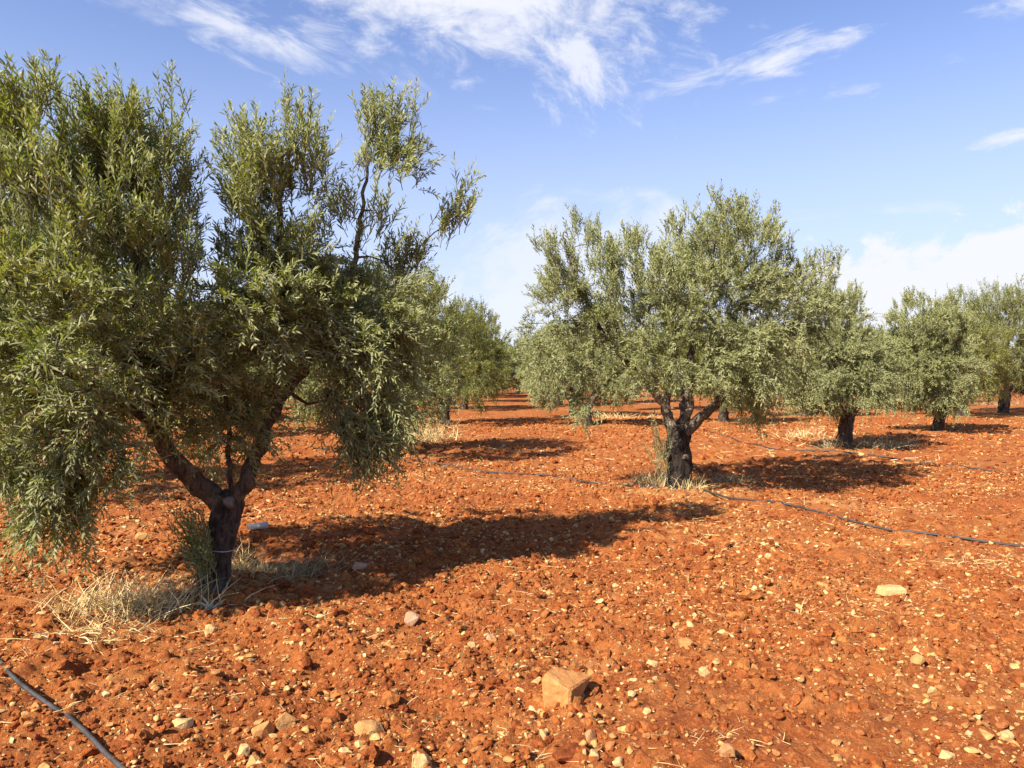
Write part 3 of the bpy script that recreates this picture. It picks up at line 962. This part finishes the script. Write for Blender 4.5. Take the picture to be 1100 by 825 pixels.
# ------------------------------------------------------------------ loose stones, clods and straw (nobody could count them)
def ico(sub):
    bm = bmesh.new()
    bmesh.ops.create_icosphere(bm, subdivisions=sub, radius=1.0)
    v = np.array([p.co[:] for p in bm.verts])
    f = np.array([[q.index for q in fc.verts] for fc in bm.faces])
    bm.free()
    return v, f

def lumps(sub, kinds, seed, angular):
    """a set of irregular base shapes"""
    v, f = ico(sub)
    r = np.random.default_rng(seed)
    out = []
    for k in range(kinds):
        if angular:
            # chop a ball with random planes: flat-faced broken stone
            q = v.copy()
            for c in range(8):
                n = norm(r.normal(size=3))
                lim = r.uniform(0.38, 0.75)
                d = q @ n
                q = q - np.maximum(d - lim, 0)[:, None] * n
        else:
            q = v * (1 + r.normal(0, 0.16, (len(v), 1)))
        out.append(q)
    return out, f

def rand_rot(n, r, tilt):
    a = r.uniform(0, 2 * np.pi, n)
    ca, sa = np.cos(a), np.sin(a)
    Rz = np.zeros((n, 3, 3)); Rz[:, 0, 0] = ca; Rz[:, 0, 1] = -sa; Rz[:, 1, 0] = sa; Rz[:, 1, 1] = ca; Rz[:, 2, 2] = 1
    b = r.normal(0, tilt, n)
    cb, sb = np.cos(b), np.sin(b)
    Rx = np.zeros((n, 3, 3)); Rx[:, 0, 0] = 1; Rx[:, 1, 1] = cb; Rx[:, 1, 2] = -sb; Rx[:, 2, 1] = sb; Rx[:, 2, 2] = cb
    a2 = r.uniform(0, 2 * np.pi, n)
    R2 = np.zeros((n, 3, 3)); R2[:, 0, 0] = np.cos(a2); R2[:, 0, 1] = -np.sin(a2); R2[:, 1, 0] = np.sin(a2); R2[:, 1, 1] = np.cos(a2); R2[:, 2, 2] = 1
    return Rz @ Rx @ R2

def wedge_points(n, y0, y1, r, clump=0.0, seed=0):
    xs, ys = [], []
    got = 0
    while got < n:
        y = np.sqrt(r.uniform(y0 * y0, y1 * y1, n * 2))
        x = r.uniform(-1, 1, n * 2) * (0.70 * y + 0.5)
        if clump:
            k = fbm(x * 0.9, y * 0.9, seed, 3) + 0.5
            ok = r.uniform(0, 1, n * 2) < np.clip(k * 1.5, 0.1, 1) ** clump
            x, y = x[ok], y[ok]
        xs.append(x); ys.append(y); got += len(x)
    return np.concatenate(xs)[:n], np.concatenate(ys)[:n]

def scatter(name, bands, kinds, sub, seed, angular, mat, sink, flat, tilt, clump):
    r = np.random.default_rng(seed)
    shapes, f = lumps(sub, kinds, seed, angular)
    VV, FF = [], []
    base = 0
    for (n, y0, y1, s0, s1, pw) in bands:
        x, y = wedge_points(n, y0, y1, r, clump, seed)
        size = s0 * (1 - r.uniform(0, 1, n) * (1 - (s0 / s1) ** pw)) ** (-1 / pw)
        z = height(x, y)
        R = rand_rot(n, r, tilt)
        sc = np.stack([size * r.uniform(0.8, 1.4, n), size * r.uniform(0.7, 1.0, n), size * r.uniform(flat[0], flat[1], n)], 1)
        kind = r.integers(0, kinds, n)
        for k in range(kinds):
            m = np.where(kind == k)[0]
            if not len(m):
                continue
            q = shapes[k][None] * sc[m][:, None, :]
            q = np.einsum('nij,nvj->nvi', R[m], q)
            q[..., 0] += x[m][:, None]
            q[..., 1] += y[m][:, None]
            q[..., 2] += (z[m] + sc[m][:, 2] * sink)[:, None]
            nv = shapes[k].shape[0]
            VV.append(q.reshape(-1, 3))
            FF.append((f[None] + (np.arange(len(m)) * nv)[:, None, None] + base).reshape(-1, 3))
            base += len(m) * nv
    V = np.vstack(VV); F = np.vstack(FF)
    o = link(name, make_mesh(name, V, F.ravel(), np.full(len(F), 3), [mat], smooth=False))
    o['kind'] = 'stuff'
    return o
scatter('loose_stones', [(7500, 2.8, 6.5, 0.005, 0.022, 1.8), (3900, 2.8, 6.5, 0.011, 0.036, 1.8), (90, 2.9, 8.0, 0.026, 0.050, 2.6), (15000, 6.5, 14, 0.012, 0.040, 2.1), (7000, 14, 30, 0.02, 0.06, 2.4)],
        14, 2, 61, True, STONE, 0.28, (0.35, 0.8), 0.55, 1.5)
scatter('soil_clods', [(17000, 2.8, 6.5, 0.007, 0.036, 2.0), (420, 2.8, 7.5, 0.025, 0.065, 2.2), (14000, 6.5, 14, 0.014, 0.050, 2.4), (6000, 14, 28, 0.03, 0.08, 2.4)],
        12, 2, 67, False, CLOD, 0.05, (0.55, 0.85), 0.6, 0.6)

def blades(base, dirs, length, width, bend, r):
    """curved flat grass blades; arrays per blade"""
    n = len(base)
    t = np.array([0, 0.35, 0.7, 1.0])
    wd = np.array([1.0, 0.85, 0.6, 0.15])
    side = norm(np.cross(dirs, norm(r.normal(size=(n, 3)))))
    p = base[:, None] + dirs[:, None] * (length[:, None] * t)[..., None] + bend[:, None, :] * (length[:, None] * t ** 2)[..., None]
    off = side[:, None] * (width[:, None] * wd)[..., None] * 0.5
    V = np.stack([p - off, p + off], 2).reshape(-1, 3)
    b = (np.arange(n) * 8)[:, None]
    F = np.concatenate([b + np.array([2 * k, 2 * k + 1, 2 * k + 3, 2 * k + 2]) for k in range(3)], 1).reshape(-1, 4)
    return V, F

r = np.random.default_rng(71)
Vs, Fs, nb = [], [], 0
for n, y0, y1, l0_, w0 in ((1900, 2.8, 6.5, 0.07, 0.003), (2600, 6.5, 14, 0.10, 0.0055), (1500, 14, 26, 0.16, 0.012)):
    x, y = wedge_points(n, y0, y1, r, 2.2, 15)
    z = height(x, y) + 0.006
    d = norm(np.stack([r.normal(size=n), r.normal(size=n), r.uniform(-0.02, 0.22, n)], 1))
    V, F = blades(np.stack([x, y, z], 1), d, r.uniform(0.4, 1.6, n) * l0_, np.full(n, w0), r.normal(0, 0.18, (n, 3)), r)
    Vs.append(V); Fs.append(F + nb); nb += len(V)
V, F = np.vstack(Vs), np.vstack(Fs)
o = link('straw_litter', make_mesh('straw_litter', V, F.ravel(), np.full(len(F), 4), [STRAW]))
o['kind'] = 'stuff'

# ------------------------------------------------------------------ dry grass tufts
def tuft(x, y, n, sx, sy, hgt, width, lean, mat, label, flatness=0.0, group='dry grass tufts'):
    r = np.random.default_rng(int(abs(x) * 1000 + y * 77))
    bxs = r.normal(0, sx, n); bys = r.normal(0, sy, n)
    z = height(x + bxs, y + bys) - 0.01
    z0 = hz(x, y)
    d = np.stack([r.normal(lean, 0.45 + flatness, n), r.normal(0, 0.4 + flatness, n), np.full(n, 1.0 - 0.75 * min(1, flatness))], 1)
    d[:, 2] = np.abs(d[:, 2]) + r.uniform(0, 0.2, n)
    V, F = blades(np.stack([bxs, bys, z - z0], 1), norm(d), hgt * r.uniform(0.3, 1.15, n), width * r.uniform(0.7, 1.3, n),
                  np.stack([r.normal(0, 0.25, n), r.normal(0, 0.25, n), r.uniform(-0.4, 0.0, n)], 1), r)
    o = link('dry_grass_tuft', make_mesh('dry_grass_tuft', V, F.ravel(), np.full(len(F), 4), [mat]), loc=(x, y, z0))
    return tag(o, label, 'dry grass', group)
for px, py, n, sx, sy, hg, wd, ln, mt, fl, lab in [
    (135, 652, 760, 0.26, 0.17, 0.36, 0.0052, 0.1, STRAW, 0.25, 'tall straw-yellow grass tuft left of the big forked trunk'),
    (110, 683, 420, 0.18, 0.08, 0.24, 0.0048, -0.3, STRAW, 0.9, 'flattened pale straw mat in front of the tall yellow tuft'),
    (262, 612, 330, 0.12, 0.16, 0.30, 0.0042, 0.1, STRAW, 0.2, 'upright dry grass tuft touching the right side of the forked trunk'),
    (318, 612, 520, 0.17, 0.15, 0.26, 0.0040, 0.2, GREYSTRAW, 0.4, 'greyish matted dry grass right of the big forked trunk'),
    (195, 640, 180, 0.14, 0.10, 0.20, 0.0040, 0.0, GREYSTRAW, 0.3, 'thin grey dry grass at the left foot of the forked trunk'),
    (703, 522, 240, 0.12, 0.12, 0.42, 0.006, -0.1, STRAW, 0.1, 'upright yellow grass tuft on the left of the stout black trunk'),
    (742, 529, 110, 0.10, 0.06, 0.28, 0.006, 0.1, STRAW, 0.2, 'small pale tuft at the front foot of the stout black trunk'),
    (775, 517, 300, 0.38, 0.25, 0.22, 0.006, 0.1, GREYSTRAW, 0.4, 'low grey-green dry grass right of the stout black trunk'),
    (458, 472, 420, 0.30, 0.35, 0.75, 0.012, 0.0, STRAW, 0.15, 'tall pale grass tuft beyond the hanging branch of the big tree'),
    (660, 448, 260, 0.9, 0.4, 0.35, 0.016, 0.0, STRAW, 0.3, 'pale dry grass strip behind the wide middle tree'),
    (862, 470, 200, 0.45, 0.35, 0.36, 0.012, 0.0, STRAW, 0.3, 'pale grass left of the leaning trunk on the right'),
    (894, 482, 120, 0.14, 0.14, 0.45, 0.011, -0.1, GREYSTRAW, 0.2, 'dull grass hugging the foot of the leaning trunk on the right'),
    (940, 482, 320, 0.40, 0.25, 0.45, 0.011, 0.1, GREYSTRAW, 0.25, 'olive-grey grass tuft right of the leaning trunk'),
    (1075, 434, 260, 1.4, 0.8, 0.45, 0.020, 0.0, GREYSTRAW, 0.3, 'grey dry grass around the farthest trunks at the right edge'),
    (768, 588, 190, 0.18, 0.05, 0.16, 0.005, 0.5, STRAW, 1.0, 'pale straw wisp lying on open soil in front of the stout black trunk'),
    (1050, 605, 220, 0.30, 0.10, 0.14, 0.0055, 0.2, STRAW, 1.0, 'straw wisp lying below the long hose near the right edge'),
    (885, 655, 60, 0.14, 0.03, 0.14, 0.004, 0.3, STRAW, 1.0, 'thin straw streak on open soil left of the long flat beige stone'),
    (775, 800, 90, 0.10, 0.05, 0.11, 0.003, 0.3, STRAW, 0.9, 'small straw bunch at the bottom edge right of the block of rock'),
    (573, 800, 26, 0.02, 0.02, 0.09, 0.003, 0.3, GREYSTRAW, 0.7, 'tiny grey sprig below the block of rock'),
    (15, 740, 120, 0.12, 0.08, 0.10, 0.003, 0.3, GREYSTRAW, 1.0, 'grey straw bits beside the hose in the lower left corner'),
]:
    gx_, gy_ = G(px, py)
    tuft(gx_, gy_, n, sx, sy, hg, wd, ln, mt, lab, fl)

# ------------------------------------------------------------------ dead thistle in front of the big trunk
tx, ty = G(228, 648)
r = np.random.default_rng(81)
n = 16
ang = r.uniform(0, 6.28, n)
d = norm(np.stack([np.cos(ang) * 0.7, np.sin(ang) * 0.7, r.uniform(0.3, 1.2, n)], 1))
V, F = blades(r.normal(0, 0.01, (n, 3)) * [1, 1, 0], d, r.uniform(0.10, 0.24, n), r.uniform(0.012, 0.03, n), np.stack([np.zeros(n), np.zeros(n), np.full(n, -0.35)], 1), r)
tag(link('dead_thistle', make_mesh('dead_thistle', V, F.ravel(), np.full(len(F), 4), [THISTLE]), loc=(tx, ty, hz(tx, ty))),
    'bleached dead thistle in front of the big forked trunk', 'plant')

# ------------------------------------------------------------------ irrigation hoses
def hose(pix, rad, label, seed, lift=0.012):
    pts = [np.array(G(*q)) for q in pix]
    fine, _ = resample([np.array([p[0], p[1], 0]) for p in pts], np.ones(len(pts)), 0.05)
    r = np.random.default_rng(seed)
    z = height(fine[:, 0], fine[:, 1])
    side = fbm(fine[:, 0] * 0.8, fine[:, 1] * 0.8, seed, 2) * 0.07
    fine[:, 0] += side * 0.7; fine[:, 1] += side * 0.7
    z = height(fine[:, 0], fine[:, 1])
    zp = np.pad(z, 4, mode='edge')
    crest = np.max(np.stack([zp[k:k + len(z)] for k in range(9)]), 0)
    zs = np.convolve(np.pad(crest, 7, mode='edge'), np.ones(15) / 15, 'valid')
    fine[:, 2] = np.maximum(zs - 0.012, z - 0.006) + rad * 0.8
    v, f, s = tube_np(fine, np.full(len(fine), rad), 8, 0, seed)
    o = link('irrigation_hose', make_mesh('irrigation_hose', v, f, s, [HOSE], smooth=True))
    return tag(o, label, 'hose', 'black irrigation hoses')
hose([(-60, 660), (0, 716), (55, 760), (95, 795), (128, 828), (160, 870), (200, 930)], 0.0110, 'thick black hose crossing the lower left corner', 3)
hose([(330, 482), (400, 490), (450, 497), (520, 506), (600, 514), (660, 522), (715, 529), (750, 530), (790, 540), (870, 552), (950, 566), (1030, 576), (1100, 586), (1220, 602)],
     0.0125, 'long thin black hose running past the stout black trunk', 5)
hose([(700, 452), (760, 464), (797, 475), (828, 483), (880, 487), (940, 491), (1020, 499), (1100, 509), (1200, 520)], 0.0125, 'far black hose crossing the soil behind the middle tree shadow', 7)

# ------------------------------------------------------------------ stones one can point to
def hull_stone(name, pts, mat, loc, rz, label, cat, jitter=0.004, subdiv=2, group=None, bevel=0.006):
    bm = bmesh.new()
    for p in pts:
        bm.verts.new(p)
    res = bmesh.ops.convex_hull(bm, input=bm.verts)
    bmesh.ops.delete(bm, geom=[g for g in res['geom_interior'] if isinstance(g, bmesh.types.BMVert)], context='VERTS')
    bmesh.ops.dissolve_limit(bm, angle_limit=math.radians(6), verts=bm.verts, edges=bm.edges)
    bmesh.ops.bevel(bm, geom=list(bm.edges), offset=bevel, segments=2, affect='EDGES', profile=0.6)
    bmesh.ops.triangulate(bm, faces=bm.faces)
    for _ in range(subdiv):
        bmesh.ops.subdivide_edges(bm, edges=[e for e in bm.edges if e.calc_length() > 0.012], cuts=1, use_grid_fill=True)
        bmesh.ops.triangulate(bm, faces=bm.faces)
    bm.normal_update()
    for v in bm.verts:
        c = v.co * 1.0
        k = math.sin(c.x * 90 + c.y * 40) * math.sin(c.y * 110 - c.z * 60) + 0.7 * math.sin(c.z * 170 + c.x * 130)
        v.co = c + v.normal * (k * jitter * 0.5 + random.gauss(0, jitter * 0.18))
    me = bpy.data.meshes.new(name)
    bm.to_mesh(me); bm.free()
    me.materials.append(mat)
    o = link(name, me, loc=loc)
    o.rotation_euler = (0, 0, rz)
    return tag(o, label, cat, group)

def mat_rock(name, col, col2, sc=18.0):
    m, t, b = new_mat(name)
    tc = t.new('ShaderNodeTexCoord').outputs['Object']
    n = t.noise(tc, sc, 6, 0.68, 0.3)
    n2 = t.noise(tc, sc * 5, 4, 0.7)
    c = t.mix(t.smooth(n, 0.36, 0.64), col, col2)
    c = t.mix(t.smooth(n2, 0.58, 0.75, 0, 0.5), c, tuple(q * 0.55 for q in col))
    t.put(b.inputs['Base Color'], c)
    t.put(b.inputs['Roughness'], 0.9)
    t.put(b.inputs['Specular IOR Level'], 0.2)
    bp = t.new('ShaderNodeBump')
    t.put(bp.inputs['Strength'], 0.5)
    t.put(bp.inputs['Distance'], 0.012)
    t.put(bp.inputs['Height'], t.noise(tc, 55.0, 6, 0.7))
    t.put(b.inputs['Normal'], bp.outputs[0])
    return m
ROCK_TAN = mat_rock('tan_rock', (0.42, 0.205, 0.066), (0.48, 0.265, 0.10))
ROCK_PALE = mat_rock('pale_rock', (0.47, 0.29, 0.115), (0.52, 0.35, 0.155))
ROCK_ORANGE = mat_rock('orange_rock', (0.38, 0.155, 0.046), (0.44, 0.215, 0.072))
ROCK_BROWN = mat_rock('brown_rock', (0.34, 0.15, 0.06), (0.42, 0.22, 0.10))
ROCK_PINK = mat_rock('pinkish_rock', (0.40, 0.22, 0.13), (0.46, 0.28, 0.17))

# the square block of rock near the bottom of the view
rx_, ry_ = G(607, 757)
hull_stone('rock_block', [(-0.100, -0.015, -0.06), (-0.112, 0.0, 0.105), (-0.092, 0.02, 0.135), (-0.05, 0.09, 0.135), (0.012, -0.085, -0.06), (0.030, -0.070, 0.080),
                          (0.012, -0.072, 0.088), (0.155, 0.10, 0.085), (0.12, 0.15, 0.08), (0.085, 0.10, -0.06), (-0.02, 0.14, -0.05)],
           ROCK_ORANGE, (rx_, ry_ + 0.06, hz(rx_, ry_) + 0.002), 0.06, 'largest stone, a square tan block casting a shadow to its right', 'rock', 0.003, 3, bevel=0.0035)

def stone(px, py, wpx, hpx, dep, mat, label, seed, rz=0.0, tilt=0.0, angular=True):
    x, y = G(px, py + hpx * 0.4)
    w_, h_ = wpx / FPX * y * 0.5, hpx / FPX * y * 0.62
    q = random.Random(seed)
    pts = []
    for k in range(22):
        v = Vector((q.gauss(0, 1), q.gauss(0, 1), q.gauss(0, 1))).normalized()
        e = 0.55 if angular else 0.85
        s_ = Vector(tuple(math.copysign(abs(c) ** e, c) for c in v)) * q.uniform(0.8, 1.05)
        pts.append((s_.x * w_, s_.y * w_ * dep, s_.z * h_))
    M = Matrix.Rotation(tilt, 3, 'Y')
    pts = [M @ Vector(p) for p in pts]
    return hull_stone('stone', pts, mat, (x, y, hz(x, y) + h_ * 0.45), rz, label, 'stone', 0.0022, 1, 'single stones on the soil', bevel=min(w_, h_) * 0.12)
for k, a in enumerate([
    (395, 766, 36, 20, 0.8, ROCK_TAN, 'broad flat tan stone in the lower middle, left of the rock block', 0.3, 0.25),
    (305, 768, 20, 20, 0.5, ROCK_TAN, 'upright slab-like tan stone, one of a close pair left of the broad tan one', 0.5, -0.5),
    (280, 774, 27, 14, 0.6, ROCK_ORANGE, 'low orange stone leaning left of the upright slab-like one', 0.4, -0.35),
    (260, 796, 16, 13, 0.9, ROCK_PALE, 'pale rounded stone under the low orange one', 0, 0),
    (270, 807, 15, 14, 0.8, ROCK_TAN, 'small tan stone touching the pale rounded one from below', 0, 0.2),
    (195, 776, 22, 13, 0.8, ROCK_PALE, 'pale stone between the lower left hose and the low orange stone', 0.6, 0.1),
    (452, 816, 30, 18, 0.7, ROCK_PALE, 'pale angular stone at the bottom edge, left of the rock block', 0.2, 0.3),
    (441, 659, 17, 15, 0.8, ROCK_PINK, 'greyish pointed stone at the near edge of the big tree shadow', 0.2, 0.5),
    (957, 631, 36, 9, 0.6, ROCK_PALE, 'long flat beige stone on open soil right of the middle', 0.05, 0.0),
    (757, 716, 17, 14, 0.8, ROCK_PALE, 'pale stone right of the rock block on open soil', 0.5, 0.3),
    (988, 705, 15, 15, 0.9, ROCK_TAN, 'round tan stone below the long flat beige one', 0, 0),
    (782, 815, 20, 17, 0.9, ROCK_BROWN, 'brown stone beside the small straw bunch at the bottom edge', 0, 0),
    (1084, 792, 22, 14, 0.7, ROCK_PALE, 'pale stone near the lower right corner', 0.3, 0.1),
    (1020, 816, 18, 10, 0.7, ROCK_PALE, 'low pale stone at the bottom edge left of the corner', 0.2, 0.3),
    (527, 684, 11, 9, 0.9, ROCK_PINK, 'round pink-grey stone above and left of the rock block', 0, 0),
    (505, 690, 12, 13, 0.8, ROCK_PALE, 'pale upright pebble beside the round pink-grey one', 0.4, 0.6),
    (737, 692, 20, 11, 0.5, ROCK_ORANGE, 'oblong orange stone up and right of the rock block', -0.5, 0.1),
    (701, 708, 15, 9, 0.7, ROCK_PALE, 'low pale stone between the rock block and the oblong orange one', 0, 0.2),
    (635, 788, 14, 14, 0.9, ROCK_BROWN, 'dark brown dome-like stone under the rock block', 0, 0),
    (584, 783, 10, 10, 0.9, ROCK_PALE, 'small pale ball of stone under the left side of the rock block', 0, 0),
    (639, 812, 13, 10, 0.9, ROCK_PALE, 'pale pebble at the bottom under the dark brown dome', 0, 0.2),
    (666, 817, 18, 10, 0.7, ROCK_PALE, 'pale flat pebble at the bottom, right of two others', 0.5, 0.2),
    (696, 764, 9, 7, 0.9, ROCK_PALE, 'little pale pebble right of the rock block shadow', 0.5, 0.2),
    (152, 575, 18, 8, 0.7, ROCK_TAN, 'flat tan stone left of the forked trunk behind the tall yellow tuft', 0.1, 0.1),
    (225, 668, 16, 13, 0.8, ROCK_PALE, 'pale stone just in front of the dead thistle', 0.2, 0.1),
    (386, 607, 20, 9, 0.7, ROCK_PINK, 'pinkish stone among grey matted grass in the shade', 0.1, 0.2),
]):
    stone(*a[:7], seed=300 + k, rz=a[7], tilt=a[8], angular=(k % 3 != 0))

# ------------------------------------------------------------------ white container lying behind the big trunk
cx, cy = G(277, 571)
bm = bmesh.new()
bmesh.ops.create_cone(bm, cap_ends=False, segments=20, radius1=0.030, radius2=0.035, depth=0.19)
me = bpy.data.meshes.new('planting_tube')
geom = bm.faces[:]
bmesh.ops.solidify(bm, geom=geom, thickness=0.004)
bm.to_mesh(me); bm.free()
me.materials.append(WHITE)
for p_ in me.polygons: p_.use_smooth = True
o = link('plastic_tube', me, loc=(cx, cy, hz(cx, cy) + 0.03))
o.rotation_euler = (0, math.radians(86), math.radians(12))
tag(o, 'white plastic tube lying on the soil right of the big forked trunk', 'tube')
rim = bmesh.new()
bmesh.ops.create_cone(rim, cap_ends=True, segments=20, radius1=0.0325, radius2=0.0325, depth=0.006)
mr = bpy.data.meshes.new('dark_bottom'); rim.to_mesh(mr); rim.free()
mr.materials.append(CARD_DARK)
link('dark_bottom', mr, o, (0, 0, 0.085))

scene.cycles.max_bounces = 6
scene.cycles.diffuse_bounces = 3
scene.cycles.transparent_max_bounces = 4
scene.cycles.use_denoising = True
